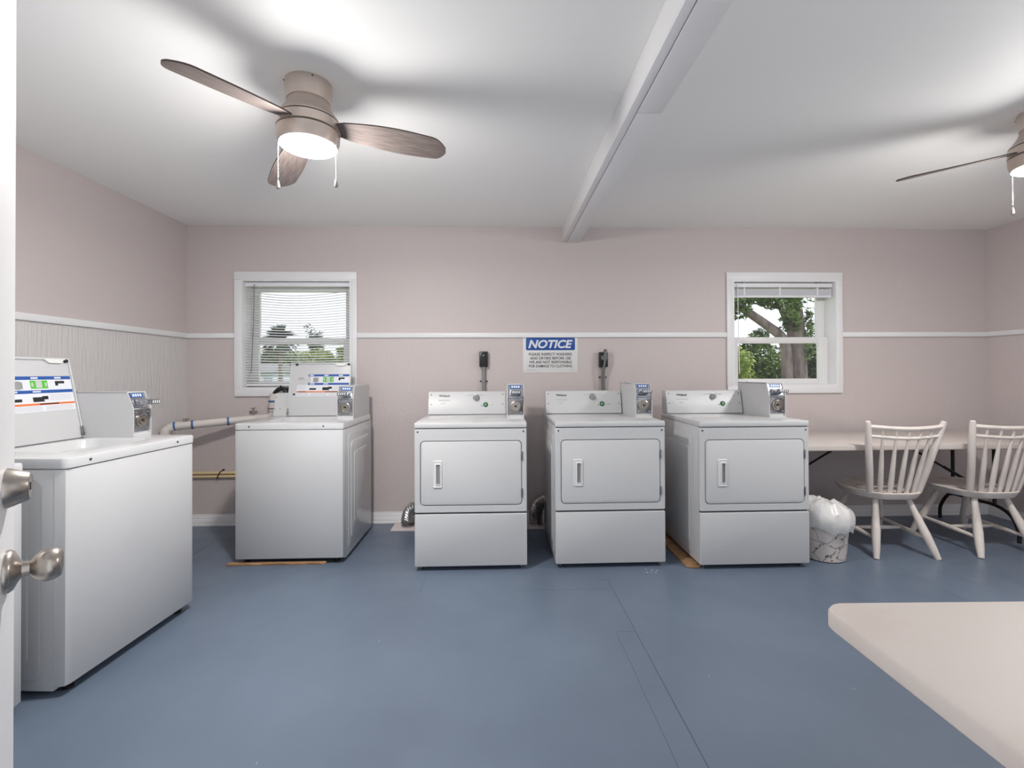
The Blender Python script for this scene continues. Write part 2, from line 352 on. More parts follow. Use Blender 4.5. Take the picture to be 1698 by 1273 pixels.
# blinds: one let down with open slats, one drawn up
def blind(x0, x1, label, down):
    t = thing('window_blind', label, 'blind', group=None)
    y = YB+.035; zt = 2.058
    bm = B(x0, x1, y-.018, y+.018, zt-.036, zt, .003); obj('headrail', bm, m_slat, t)
    for s in (x0+.12, x1-.12): obj('bracket', B(s-.02, s+.02, y-.02, y+.02, zt, zt+.008, .002), m_steel, t)
    if down:
        bm = bmesh.new(); n = 36; zb = 1.185
        for k in range(n):
            f = k/(n-1); z = zt-.055-(zt-.055-zb-.02)*f; sag = .034*max(0, 1-f*1.15)**1.0*(0 if k == 0 else 1)+.004
            L0, L1 = [], []; th = .0012; m_ = 16
            for j in range(m_+1):
                a = j/m_; x = x0+.004+(x1-x0-.008)*a; zz = z - sag*sin(pi*min(1, a*1.05))*(1-.35*f)
                L0.append((x, zz))
            v0 = [[bm.verts.new((x, y-.0125+.0125*q, z_+(.003 if q == 1 else -.001)+(q-1)*.0035)) for x, z_ in L0] for q in (0, 1, 2)]
            v1 = [[bm.verts.new((x, y-.0125+.0125*q, z_+(.003 if q == 1 else -.001)+(q-1)*.0035+th)) for x, z_ in L0] for q in (0, 1, 2)]
            for j in range(m_):
                for q in (0, 1):
                    bm.faces.new((v0[q][j], v0[q][j+1], v0[q+1][j+1], v0[q+1][j])); bm.faces.new((v1[q][j], v1[q][j+1], v1[q+1][j+1], v1[q+1][j]))
                bm.faces.new((v0[0][j], v0[0][j+1], v1[0][j+1], v1[0][j])); bm.faces.new((v0[2][j], v0[2][j+1], v1[2][j+1], v1[2][j]))
        obj('slats', bm, m_slat, t)
        obj('bottom_rail', B(x0+.003, x1-.003, y-.013, y+.013, zb-.012, zb+.006, .003), m_slat, t)
        for s in (x0+.12, x0+.45, x1-.12):
            bm = bmesh.new(); tube(bm, [(s, y-.013, zt-.03), (s, y-.013, zb)], .0008, 5); tube(bm, [(s, y+.013, zt-.03), (s, y+.013, zb)], .0008, 5); obj('ladder_cord', bm, m_slat, t)
        bm = bmesh.new(); tube(bm, [(x0+.085, y-.03, zt-.02), (x0+.08, y-.03, 1.72), (x0+.06, y-.03, 1.285)], .0042, 8); obj('wand', bm, m_conduit, t, label='grey tilt wand')
    else:
        bm = bmesh.new(); n = 14
        for k in range(n):
            z = zt-.052-.0042*k; box(bm, x0+.004, x1-.004, y-.0135, y+.0135, z-.0014, z+.0012)
        obj('slats', bm, m_slat, t, smooth=False)
        obj('bottom_rail', B(x0+.003, x1-.003, y-.014, y+.014, zt-.125, zt-.108, .004), m_slat, t)
        for s in (x0+.11, x0+.43, x1-.13): obj('cord_loop', B(s-.006, s+.006, y-.0165, y+.0165, zt-.108, zt-.037, .002), m_slat, t)
        bm = bmesh.new(); tube(bm, [(x0+.04, y-.03, zt-.02), (x0+.045, y-.03, 1.7), (x0+.052, y-.03, 1.26)], .0035, 8); obj('wand', bm, m_slat, t)
blind(-2.140, -1.250, 'white mini blind lowered with sagging open slats in the left window', True)
blind(2.084, 2.985, 'white mini blind drawn up to the top of the right window', False)

# ------------------------------------------------------------------ open door at the left edge of the frame
B0 = Vector((-.784, .780, 0)); U = Vector((-.588, .809, 0)).normalized()
dr = thing('door_1', 'open white door leaf seen almost edge on', 'door', B0, math.atan2(U.y, U.x)); del dr['category']; struct(dr)
# local: x along the leaf towards its free edge, y away from the face (face at y=0, -y is the room side)
obj('leaf', B(-.80, .0615, 0.0, .036, .01, 2.03, .002), m_trim, dr)
bm = bmesh.new(); lathe(bm, [(.0335, 0), (.0335, -.004), (.030, -.009), (.019, -.014), (.0120, -.019), (.0115, -.028), (.0170, -.032), (.0235, -.039), (.0265, -.048), (.0250, -.058), (.0210, -.0645), (.0185, -.0655), (.004, -.064)], 40, (0, 0, .965), 'y')
obj('door_knob', bm, m_nickel, dr, label='brushed nickel knob')
bm = bmesh.new(); lathe(bm, [(.032, 0), (.0315, -.003), (.0225, -.026), (.020, -.028), (.0175, -.0272), (.006, -.0272)], 40, (0, 0, 1.098), 'y')
lk = obj('deadbolt', bm, m_nickel, dr, label='brushed nickel deadbolt collar')
obj('key_slot', B(-.0015, .0015, -.0282, -.0268, 1.092, 1.104), m_black, lk)

# ------------------------------------------------------------------ coin box shared by washers and dryers
def coin_box(par, x0, x1, yf, yb, zb, open_slide=True):
    """case on the worktop; front faces -y"""
    zt = zb+.24; k = .15; sl = .036
    prof = [(yf, zb), (yf, zb+k), (yf+sl, zt), (yb, zt), (yb, zb)]
    inn = [(yf+.014, zb), (yf+.014, zb+k-.004), (yf+sl+.012, zt-.006), (yb-.002, zt-.006), (yb-.002, zb)]
    bm = bmesh.new(); prism(bm, prof, x0, x0+.004); prism(bm, prof, x1-.004, x1); prism(bm, inn, x0+.003, x1-.003)
    box(bm, x0, x1, yf+sl, yb, zt-.006, zt); box(bm, x0+.003, x1-.003, yf, yf+.02, zb, zb+.012); box(bm, x0+.003, x1-.003, yf+.002, yf+.03, zb+k-.003, zb+k+.001)
    h = obj('coin_case', bm, m_enamel2, par, smooth=False)
    xc = (x0+x1)/2
    # sloped chrome coin slide plate
    a = math.atan2(.09, sl); d = Vector((0, cos(a), sin(a))); nn = Vector((0, -sin(a), cos(a)))
    def on_slope(bm, xa, xb, s0, s1, h0, h1, mi=0):
        o = Vector((0, yf+.0135, zb+k)); vs = []
        for hh in (h0, h1):
            for xx, ss in ((xa, s0), (xb, s0), (xb, s1), (xa, s1)): 
                p = o+d*ss+nn*hh; vs.append(bm.verts.new((xx, p.y, p.z)))
        for f in ((3, 2, 1, 0), (4, 5, 6, 7), (0, 1, 5, 4), (1, 2, 6, 5), (2, 3, 7, 6), (3, 0, 4, 7)): bm.faces.new([vs[i] for i in f]).material_index = mi
    bm = bmesh.new(); on_slope(bm, x0+.006, x1-.006, .003, .092, -.002, .005)
    pl = obj('coin_plate', bm, m_chrome, h, smooth=False)
    bm = bmesh.new(); on_slope(bm, x0+.02, x1-.02, .060, .086, .005, .008); obj('price_label', bm, m_blue2, pl, smooth=False, label='blue price label')
    bm = bmesh.new()
    for i in range(4):
        q = x0+.031+i*.0155; on_slope(bm, q, q+.010, .066, .080, .008, .0086)
    obj('price_lettering', bm, m_white, pl, smooth=False)
    # slide: flat channel reaching forward with a slotted head
    zz = zb+k+.038; ys = yf-.045
    bm = bmesh.new(); box(bm, xc-.030, xc+.030, ys, yf+.03, zz-.010, zz+.004, 0, .003); box(bm, xc-.038, xc+.038, yf-.004, yf+.026, zz-.018, zz+.012, 0, .004)
    s = obj('coin_slide', bm, m_chrome, pl)
    bm = bmesh.new(); slab(bm, xc-.034, xc+.034, zz-.014, zz+.010, ys-.03, ys, .006, .004, 'xz')
    hd = obj('slide_head', bm, m_steel, s)
    bm = bmesh.new()
    for q in (-.021, -.007, .007, .021): box(bm, xc+q-.0032, xc+q+.0032, ys-.0315, ys-.0295, zz-.009, zz+.006)
    obj('coin_slot', bm, m_white, hd, smooth=False)
    # vault lock
    bm = bmesh.new(); slab(bm, x0+.007, x1-.007, zb+.030, zb+k-.008, yf+.006, yf+.015, .003, .002, 'xz')
    v = obj('vault_plate', bm, m_steel, h); zc = zb+.030+(k-.038)/2
    bm = bmesh.new(); yq = yf+.006
    lathe(bm, [(.036, 0), (.036, -.006), (.031, -.008), (.029, -.003), (.023, -.003), (.021, -.008), (.016, -.008), (.014, -.002), (.008, -.002), (.007, -.006), (.001, -.006)], 28, (xc, yq, zc), 'y'); obj('vault_lock', bm, m_nickel, v)
    bm = bmesh.new(); lathe(bm, [(.0075, -.0062), (.0075, -.0068)], 14, (xc, yq, zc), 'y'); obj('key_hole', bm, m_dark, v)
    for sx in (-1, 1):
        for sz in (-1, 1):
            bm = bmesh.new(); lathe(bm, [(.006, 0), (.005, -.003), (.001, -.004)], 12, (xc+sx*.040, yq, zc+sz*.045), 'y'); obj('screw', bm, m_chrome, v)
    bm = bmesh.new(); lathe(bm, [(.006, 0), (.005, .004), (.001, .005)], 10, (x0+.02, yb-.1, zt)); obj('screw', bm, m_steel, h)
    return h
def screw(par, x, y, z, r=.006, mt=None):
    bm = bmesh.new(); lathe(bm, [(r, 0), (r*.8, -.002), (.0008, -.003)], 12, (x, y, z), 'y'); return obj('screw', bm, mt or m_screw, par)

# ------------------------------------------------------------------ top-loading coin washer
def make_washer():
    t = thing('washing_machine', '', 'washing machine', group='coin operated washing machines')
    w, D = .363, .70; ZT = .945
    bm = bmesh.new()
    lp = lambda z, d: [(x, y, z) for x, y in ([(-w+d, .048), (-w+d, .03), (-w+.008, .008), (-w+.03, d), (w-.03, d), (w-.008, .008), (w-d, .03), (w-d, .048)])]
    loft(bm, [lp(.04, .003), lp(.043, 0), lp(.897, 0), lp(.90, .002)])
    obj('front_panel', bm, m_enamel, t)
    bm = bmesh.new(); box(bm, -w+.001, w-.001, .050, D, .022, .90, 0, .003)
    for s in (-1, 1):                                             # pressed ribs of the side panels
        for (a, b, c, d_, h) in ((.10, .66, .06, .86, .004), (.15, .61, .12, .80, .008), (.21, .55, .2, .72, .0115)):
            X = s*(w-.001); slab(bm, a, b, c, d_, min(X, X+s*h), max(X, X+s*h), .04, .0035, 'yz', n=6)
    obj('cabinet', bm, m_enamel, t)
    # worktop: ring round the tub opening
    bm = bmesh.new()
    O = lambda d, z: [(x, y, z) for x, y in rr(-w+d, w-d, -.004+d, D-d, max(.028-d, .004), 8)]
    I = lambda d, z: [(x, y, z) for x, y in rr(-.215+d, .215-d, .10+d, .47-d, .075-d*.5, 8)]
    loft(bm, [O(.004, .902), O(0, .905), O(0, ZT-.008), O(.003, ZT-.002), O(.010, ZT), I(0, ZT), I(.006, ZT-.006), I(.012, ZT-.04), I(.03, ZT-.06), I(.03, ZT-.07), I(-.01, ZT-.07), I(-.01, .902)], (False, False))
    bm2 = [v for v in bm.verts]; obj('worktop', bm, m_enamel, t)
    bm = bmesh.new(); lathe(bm, [(.175, .875), (.16, .868), (.16, .80), (.155, .55), (.14, .5), (.001, .49)], 36, (0, .285, 0), caps=(False, True)); obj('basket', bm, m_tub, t, label='dark steel wash basket')
    bm = bmesh.new(); lathe(bm, [(.205, .874), (.20, .884), (.18, .886), (.168, .876)], 40, (0, .285, 0), caps=(False, False)); obj('tub_ring', bm, m_plastic, t)
    for x in (-.26, .23): screw(t, x, -.004, .924)
    # console
    bm = bmesh.new(); prism(bm, [(.545, ZT), (.59, 1.118), (.60, 1.122), (.69, 1.122), (.69, ZT)], -w+.003, .236, bev=.002); c = obj('console', bm, m_enamel2, t)
    for x, z in ((-.35, 1.09), (-.35, 1.0), (-.31, 1.0)): screw(c, x, .545+(z-ZT)*.26, z, .004)
    coin_box(t, .238, .356, .24, .67, ZT)
    for sx in (-.3, .3):
        for sy in (.05, .62):
            bm = bmesh.new(); lathe(bm, [(.02, 0), (.02, .01), (.01, .012), (.01, .05)], 14, (sx, sy, 0)); obj('foot', bm, m_dark, t)
    # lid: origin on the hinge line, drawn standing up
    lid = bmesh.new(); LW, LH = .237, .425
    slab(lid, -LW, LW, 0, LH, 0.004, .016, .018, .004, 'xz'); 
    lo = obj('lid', lid, m_enamel2, t, loc=(0, .505, ZT+.004), rot=(R(-12), 0, 0))
    bm = bmesh.new()
    for (a, b, c_, d_) in ((-LW, LW, LH-.012, LH), (-LW, -LW+.008, 0.0, LH), (LW-.008, LW, 0.0, LH)): box(bm, a, b, -.004, .005, c_, d_, 0, .003)
    obj('rim', bm, m_enamel, lo)
    bm = bmesh.new(); prism_pts = [(.10, LH-.008), (.115, LH-.018), (.125, LH-.028), (.185, LH-.030), (.20, LH-.014), (.215, LH-.008)]
    vs = [bm.verts.new((x, -.007, z)) for x, z in prism_pts]; f = bm.faces.new(vs); ex = bmesh.ops.extrude_face_region(bm, geom=[f]); bmesh.ops.translate(bm, verts=[v for v in ex['geom'] if isinstance(v, bmesh.types.BMVert)], vec=(0, .010, 0))
    obj('catch_plate', bm, m_plastic, lo)
    for x in (-.19, .217):
        bm = bmesh.new(); lathe(bm, [(.009, .004), (.009, -.006), (.005, -.008), (.001, -.008)], 14, (x, 0, LH-.016), 'y'); obj('bumper', bm, m_dark, lo)
    for x in (-.229, .229):
        bm = bmesh.new(); box(bm, x-.005, x+.005, -.008, -.002, .008, .06, 0, .002); lathe(bm, [(.008, 0), (.008, -.008), (.001, -.009)], 12, (x, 0, .022), 'y'); obj('hinge', bm, m_steel, lo)
    # printed instructions
    bm = bmesh.new(); y = .0036
    def P(u0, u1, v0, v1, mi, k=0): 
        a, b = -LW+2*LW*u0, -LW+2*LW*u1; box(bm, a, b, y-.0004*(k+1), y+.0008, LH*v0, LH*v1, mi)
    P(.30, .975, .58, .775, 0); P(.12, .975, .36, .58, 0)
    P(.30, .975, .735, .775, 1, 1); P(.30, .975, .575, .612, 1, 1); P(.30, .345, .61, .74, 6, 1)
    P(.545, .72, .63, .725, 2, 1); P(.60, .66, .64, .72, 6, 2)
    for u in (.555, .69): P(u, u+.02, .655, .70, 6, 2)
    P(.80, .90, .685, .715, 3, 1); P(.80, .83, .66, .70, 3, 1); P(.38, .47, .63, .71, 5, 1)
    P(.33, .44, .482, .515, 3, 1); P(.545, .66, .475, .53, 3, 1); P(.64, .70, .50, .54, 3, 1); P(.655, .70, .478, .50, 0, 2)
    P(.12, .975, .435, .458, 4, 1); P(.16, .28, .440, .453, 3, 2); P(.60, .80, .440, .453, 3, 2)
    for r_ in range(4):
        P(.12, .32, .372+.015*r_, .378+.015*r_, 6, 1); P(.35, .62, .372+.015*r_, .378+.015*r_, 6, 1); P(.66, .95, .372+.015*r_, .378+.015*r_, 6, 1)
    for r_ in range(12): P(.10+.02*(r_ % 3 == 0), .27-.03*(r_ % 4 == 1), .48+.018*r_, .486+.018*r_, 6, 1)
    P(.15, .22, .705, .715, 5, 2); P(.13, .24, .685, .694, 5, 2)
    for u in (.32, .56, .80): P(u, u+.07, .745, .765, 7, 2)
    for u in (.33, .555): P(u, u+.08, .586, .602, 7, 2)
    for r_ in range(4): P(.72, .95, .49+.018*r_, .495+.018*r_, 6, 1)
    box(bm, -.205, -.188, y-.001, y+.0008, LH*.385, LH*.415, 3)
    lab = obj('instruction_label', bm, [m_white, m_blue, m_green, m_ink, m_orange, m_greytext, m_ltext, m_white], lo, smooth=False, label='printed blue, green and orange instruction label')
    bm = bmesh.new(); lathe(bm, [(.021, 0), (.021, -.0012), (.016, -.0014), (.016, -.0004)], 24, (-LW+2*LW*.425, y-.0008, LH*.67), 'y'); obj('drum_picture', bm, m_greytext, lab)
    return t
W2 = make_washer(); W2.location = (-1.393, 3.205, 0)
W2['label'] = 'white coin washer with open lid standing under the left window'
W1 = dup(W2, (-1.688, 2.292, 0), R(86.2), 'white coin washer with open lid side-on by the left wall')
W3 = dup(W2, (-1.80, 1.500, 0), R(90), 'white washer mostly hidden behind the open door at the left edge')
for o in bpy.data.objects:
    if o.parent == W3 and o.name.startswith('lid'): o.rotation_euler = (R(90), 0, 0); o.location = (0, .505, .962)

# ------------------------------------------------------------------ coin dryer
def make_dryer():
    t = thing('clothes_dryer', '', 'clothes dryer', group='coin operated dryers'); w, D, ZT = .3625, .70, .957
    bm = bmesh.new(); box(bm, -w+.002, w-.002, .02, D, .03, .92, 0, .003)
    for s in (-1, 1):
        for (a, b, c, d_, h) in ((.10, .67, .06, .86, .004), (.16, .62, .12, .78, .008)):
            X = s*(w-.002); slab(bm, a, b, c, d_, min(X, X+s*h), max(X, X+s*h), .03, .0035, 'yz', n=6)
    obj('cabinet', bm, m_enamel, t)
    bm = bmesh.new(); slab(bm, -w, w, .03, .366, 0, .022, .008, .005, 'xz'); obj('lower_panel', bm, m_enamel2, t)
    # front frame round the door
    bm = bmesh.new()
    O = lambda d, y: [(x, y, z) for x, z in rr(-w+d, w-d, .376+d, .917-d, max(.010-d, .001), 5)]
    I = lambda d, y: [(x, y, z) for x, z in rr(-.326-d, .331+d, .421-d, .838+d, .028+d, 5)]
    loft(bm, [O(0, .024), O(0, .004), O(.004, 0), I(.003, 0), I(0, .003), I(0, .024)], (False, False)); obj('front_panel', bm, m_enamel2, t)
    obj('shadow_gap', B(-w+.004, w-.004, .018, .0215, .36, .92), m_gap, t, label='dark gap round the door')
    # door
    bm = bmesh.new(); slab(bm, -.3225, .3275, .4245, .8345, -.004, .017, .025, .006, 'xz', n=6); d = obj('door', bm, m_enamel2, t)
    bm = bmesh.new()                                               # pull: raised bezel with a hollow
    O = lambda q, y: [(x, y, z) for x, z in rr(-.243+q, -.184-q, .538+q, .712-q, .004, 4)]
    I = lambda q, y: [(x, y, z) for x, z in rr(-.222+q, -.197-q, .560+q, .688-q, .003, 4)]
    loft(bm, [O(0, -.004), O(.001, -.009), O(.004, -.012), O(.006, -.009), I(-.004, -.009), I(-.002, -.014), I(0, -.014), I(.001, .004)], (False, False))
    loft(bm, [[(-.224, .003, .556), (-.195, .003, .556), (-.195, .003, .692), (-.224, .003, .692)], [(-.224, .004, .556), (-.195, .004, .556), (-.195, .004, .692), (-.224, .004, .692)]])
    h = obj('handle', bm, m_plastic, d)
    obj('hollow', B(-.2205, -.198, -.0065, -.0045, .562, .686), m_conduit, h, label='grey recess of the pull')
    for z0 in (.715, .475):
        bm = bmesh.new(); box(bm, .3255, .3335, -.008, .004, z0, z0+.05, 0, .002); lathe(bm, [(.004, z0-.004), (.004, z0+.054)], 10, (.3315, -.006, 0)); obj('hinge', bm, m_steel, d)
    for x in (-.342, .342): screw(t, x, 0, .897, .006)
    # worktop
    bm = bmesh.new(); slab(bm, -w-.001, w+.001, -.006, D, .921, ZT, .008, .006); obj('worktop', bm, m_enamel, t)
    # console
    y0, y1 = .575, .61; zt = 1.132
    bm = bmesh.new(); prism(bm, [(y0, ZT+.002), (y1, zt-.004), (y1+.004, zt), (D-.008, zt), (D-.008, ZT)], -w+.006, .236, bev=.002); c = obj('console', bm, m_enamel2, t)
    sl = (y1-y0)/(zt-ZT)
    def F(x, z): return (x, y0+(z-ZT)*sl, z)
    rx = R(-90)+0
    def face_text(s, x, z, wd, ht, mt, nm, bold=0, shear=0, par=c):
        tb = text_bm(s, wd, ht, bold=bold, shear=shear); bm = bmesh.new(); p = F(x, z)
        merge(bm, tb, T((p[0], p[1]-.0012, p[2])) @ Matrix.Rotation(-math.atan(sl), 4, 'X')); return obj(nm, bm, mt, par, smooth=False)
    face_text('Whirlpool', -.235, 1.098, .082, .022, m_ink, 'brand_lettering', .012)
    for x_, z_, w_ in ((-.235, 1.069, .092), (-.235, 1.062, .088), (-.243, 1.045, .036), (-.243, 1.038, .030)):
        p = F(x_, z_); obj('small_lettering', B(p[0]-w_/2, p[0]+w_/2, p[1]-.0012, p[1]+.001, p[2]-.0012, p[2]+.0012), m_ltext, c, smooth=False)
    face_text('START', .135, 1.031, .030, .006, m_greytext, 'small_lettering')
    for x in (-.335, .216):
        for z in (1.11, 1.035): p = F(x, z); screw(c, p[0], p[1], p[2], .0042)
    p = F(.012, 1.086)
    bm = bmesh.new(); lathe(bm, [(.026, 0), (.026, -.003), (.021, -.005), (.020, -.018), (.018, -.020), (.001, -.020)], 28, p, 'y'); box(bm, p[0]-.004, p[0]+.004, p[1]-.025, p[1]-.018, p[2]-.018, p[2]+.018, 0, .002); obj('dial', bm, m_knob, c, label='grey temperature dial')
    bm = bmesh.new()
    for a in (-60, -30, 30, 60): q = R(90+a); box(bm, p[0]+.045*cos(q)*1.5-.012, p[0]+.045*cos(q)*1.5+.012, p[1]-.0012+.002*sin(q)*0, p[1]+.001, p[2]+.012+.012*sin(q), p[2]+.0135+.012*sin(q))
    obj('dial_marks', bm, m_ltext, c, smooth=False)
    p = F(.083, 1.032)
    bm = bmesh.new(); lathe(bm, [(.0185, 0), (.0185, -.006), (.014, -.008), (.012, -.004), (.001, -.004)], 24, p, 'y'); bt = obj('start_button', bm, m_btn, c, label='green start button')
    bm = bmesh.new(); lathe(bm, [(.0115, -.003), (.0112, -.009), (.001, -.0095)], 20, p, 'y'); obj('button_cap', bm, m_btn2, bt)
    p = F(.053, 1.024); bm = bmesh.new(); lathe(bm, [(.004, 0), (.0035, -.002), (.0005, -.002)], 10, p, 'y'); obj('indicator', bm, m_ink, c)
    coin_box(t, .243, .3600, .235, .66, ZT)
    for sx in (-.325, .325):
        for sy in (.04, .64):
            bm = bmesh.new(); lathe(bm, [(.012, 0), (.013, .008), (.007, .010), (.007, .04)], 12, (sx, sy, 0)); obj('foot', bm, m_steel, t)
    return t
D1 = make_dryer(); D1.location = (-.168, 3.055, 0); D1['label'] = 'white coin dryer standing left of the NOTICE sign, first in the row'
D2 = dup(D1, (.744, 3.062, 0), R(.4), 'white coin dryer in the middle of the three dryers')
D3 = dup(D1, (1.672, 3.004, 0), R(.3), 'white coin dryer beside the waste bin, below the right window')

# shims
tag(obj('wood_shim', B(-1.80, -1.15, 3.200, 3.230, 0.0005, .014, .002), m_wood), 'brown wooden strip under the washer below the left window', 'wood strip')
bm = bmesh.new(); slab(bm, 1.235, 1.33, 3.03, 3.75, .0005, .011, .02, .003); tag(obj('wood_shim', bm, m_wood), 'tan wooden board under the left side of the third dryer', 'wood strip')

# ------------------------------------------------------------------ vents behind the dryers
def duct(path, label, k=7):
    t = thing('dryer_duct', label, 'duct', group='foil ducts behind the dryers')
    pts = smooth_path(path, 30); rads = [.049+.009*(0, .5, 1, 1, .5, 0)[i % 6] for i in range(len(pts))]
    bm = bmesh.new(); tube(bm, pts, rads, 18); obj('hose', bm, m_foil, t)
    p = Vector(path[0]); bm = bmesh.new(); lathe(bm, [(.058, 0), (.058, .012), (.053, .014)], 20, p, caps=(True, False)); obj('collar', bm, m_foil, t)
bm = bmesh.new(); slab(bm, -.86, -.47, 3.835, 4.035, .0005, .012, .004, .002); tag(obj('floor_plate', bm, m_caulk), 'pale board under the foil duct beside the first dryer', 'board')
bm = bmesh.new(); slab(bm, .22, .56, 3.835, 4.035, .0005, .012, .004, .002); tag(obj('floor_plate', bm, m_caulk), 'pale board under the foil duct between first and second dryer', 'board')
duct([(-.735, 3.935, .013), (-.735, 3.93, .07), (-.70, 3.90, .15), (-.62, 3.87, .19), (-.52, 3.85, .195), (-.40, 3.82, .18)], 'crinkled foil dryer duct at the left foot of the first dryer')
duct([(.325, 3.935, .013), (.325, 3.93, .10), (.345, 3.91, .18), (.41, 3.89, .225), (.49, 3.88, .20), (.53, 3.87, .14), (.60, 3.86, .11)], 'curved foil dryer duct between the first and second dryer')

# ------------------------------------------------------------------ dryer sockets and cord
def outlet(x, zb, zt, zclip, label, hole=True):
    t = thing('dryer_outlet', label, 'electrical outlet', (x, YB, 0), group='dryer outlets on the back wall')
    bm = B(-.036, .036, -.05, -.0005, zb, zt, .004); b = obj('box', bm, m_black, t)
    bm = bmesh.new(); slab(bm, -.033, .033, zb+.004, zt-.004, -.054, -.049, .004, .002, 'xz'); f = obj('face_plate', bm, m_black, b)
    if hole:
        bm = bmesh.new(); lathe(bm, [(.005, 0), (.004, -.003), (.001, -.003)], 12, (0, -.054, zt-.035), 'y'); obj('screw', bm, m_chrome, f)
    bm = bmesh.new(); lathe(bm, [(.019, zb-.02), (.022, zb-.012), (.022, zb)], 18, (0, -.022, 0)); lathe(bm, [(.0165, .55), (.0165, zb-.01)], 18, (0, -.022, 0)); obj('conduit', bm, m_conduit, t, label='grey plastic conduit')
    bm = bmesh.new(); box(bm, -.034, .034, -.004, -.0005, zclip-.008, zclip+.008, 0, .001); lathe(bm, [(.0195, zclip-.008), (.0195, zclip+.008)], 18, (0, -.022, 0)); c = obj('clamp', bm, m_conduit, t)
    for s in (-.029, .029):
        bm = bmesh.new(); lathe(bm, [(.006, 0), (.005, -.005), (.001, -.006)], 10, (s, -.004, zclip), 'y'); obj('screw', bm, m_dark, c)
outlet(-.109, 1.328, 1.459, 1.205, 'black outlet box left of the sign, nothing plugged in')
outlet(.922, 1.322, 1.450, 1.235, 'black outlet box right of the sign with a grey plug in it', False)
t = thing('power_cord', 'grey dryer cord plugged into the outlet right of the sign', 'power cord', (.922, YB, 0))
bm = bmesh.new(); lathe(bm, [(.026, -.055), (.027, -.072), (.022, -.085), (.001, -.086)], 20, (.0, 0, 1.40), 'y')
slab(bm, -.006, .022, 1.39, 1.475, -.086, -.062, .008, .004, 'xz'); obj('plug', bm, m_cord, t)
bm = bmesh.new(); tube(bm, smooth_path([(.012, -.078, 1.468), (.008, -.092, 1.44), (.002, -.088, 1.38), (-.008, -.072, 1.30), (-.012, -.056, 1.2), (-.008, -.054, 1.1), (0, -.06, 1.0), (.0, -.06, .9)], 6), .0105, 10); obj('cord', bm, m_cord, t)

# ------------------------------------------------------------------ notice sign
t = thing('notice_sign', 'white NOTICE sign with blue header on the back wall', 'sign', (.4685, YB-.0005, 1.430))
bm = bmesh.new(); slab(bm, -.2375, .2375, -.1545, .1545, -.003, 0, .012, .001, 'xz'); obj('panel', bm, m_plastic, t)
bm = bmesh.new(); slab(bm, -.213, .213, .040, .148, -.0042, -.002, .012, .0005, 'xz'); hp = obj('header', bm, m_signblue, t, label='blue header panel')
def sign_text(s, z, wd, ht, mt, par, bold, shear=0, x=0, y=-.0052):
    bm = bmesh.new(); merge(bm, text_bm(s, wd, ht, bold=bold, shear=shear), T((x, y, z))); return obj('lettering', bm, mt, par, smooth=False)
sign_text('NOTICE', .093, .385, .073, m_white, hp, .035, .25)
for s, z, wd in (('PLEASE INSPECT WASHERS', .005, .374), ('AND DRYERS BEFORE USE', -.029, .355), ('WE ARE NOT RESPONSIBLE', -.063, .370), ('FOR DAMAGE TO CLOTHING', -.097, .374)):
    sign_text(s, z, wd, .0235, m_ink, t, .017, y=-.0036)
for x, wd in ((-.165, .085), (.185, .05)):
    obj('fine_print', B(x-wd/2, x+wd/2, -.0036, -.0032, -.1335, -.1315), m_greytext, t, smooth=False)

# ------------------------------------------------------------------ pipes in the left corner
t = thing('drain_pipe', 'white plastic drain pipe rising along the back wall, blue rings at its joints', 'pipe')
y = 3.985; P0 = Vector((-2.50, 3.74, .872)); P1 = Vector((-2.0, 3.985, .905))
bm = bmesh.new(); tube(bm, [P0, P1], .030, 20); obj('pipe', bm, m_pvc, t)
bm = bmesh.new(); tube(bm, smooth_path([(-2.545, 3.70, .30), (-2.545, 3.70, .79), (-2.54, 3.71, .845), P0, P0.lerp(P1, .08)], 6), .033, 18); obj('elbow', bm, m_pvc, t)
bm = bmesh.new(); tube(bm, smooth_path([(-2.0, y, .905), (-1.90, y, .912), (-1.86, y, .94), (-1.855, y, 1.0)], 5), .033, 18); obj('elbow', bm, m_pvc, t)
bm = bmesh.new(); lathe(bm, [(.040, .965), (.043, .968), (.043, 1.045), (.036, 1.075), (.036, 1.11), (.028, 1.112)], 24, (-1.850, y, 0)); obj('standpipe', bm, m_pvc, t)
bm = bmesh.new(); lathe(bm, [(.045, 1.04), (.045, 1.056)], 24, (-1.850, y, 0)); obj('ring', bm, m_blue2, t, label='blue ring')
bm = bmesh.new(); lathe(bm, [(.046, .985), (.046, .992)], 24, (-1.850, y, 0)); obj('zip_tie', bm, m_black, t, label='black zip tie')
dv = (P1-P0).normalized()
for f in (.0, .21, .645):
    p = P0.lerp(P1, f); bm = bmesh.new(); tube(bm, [p-dv*.007, p+dv*.007], .0345, 20); obj('ring', bm, m_blue2, t, label='blue ring')
t = thing('drain_hose', 'black washer drain hose hooked into the white standpipe', 'hose')
bm = bmesh.new(); tube(bm, smooth_path([(-1.850, y, 1.06), (-1.845, y, 1.115), (-1.80, y-.01, 1.15), (-1.755, y-.015, 1.14), (-1.74, y-.02, 1.05), (-1.735, y-.02, .85)], 7), [.017+.0015*(i % 2) for i in range(36)], 12); obj('hose', bm, m_black, t)
bm = bmesh.new(); box(bm, -1.815, -1.735, y-.03, y+.012, 1.135, 1.165, 0, .006); box(bm, -1.80, -1.79, y-.02, y, 1.16, 1.18, 0, .003); obj('hose_hook', bm, m_black, t)
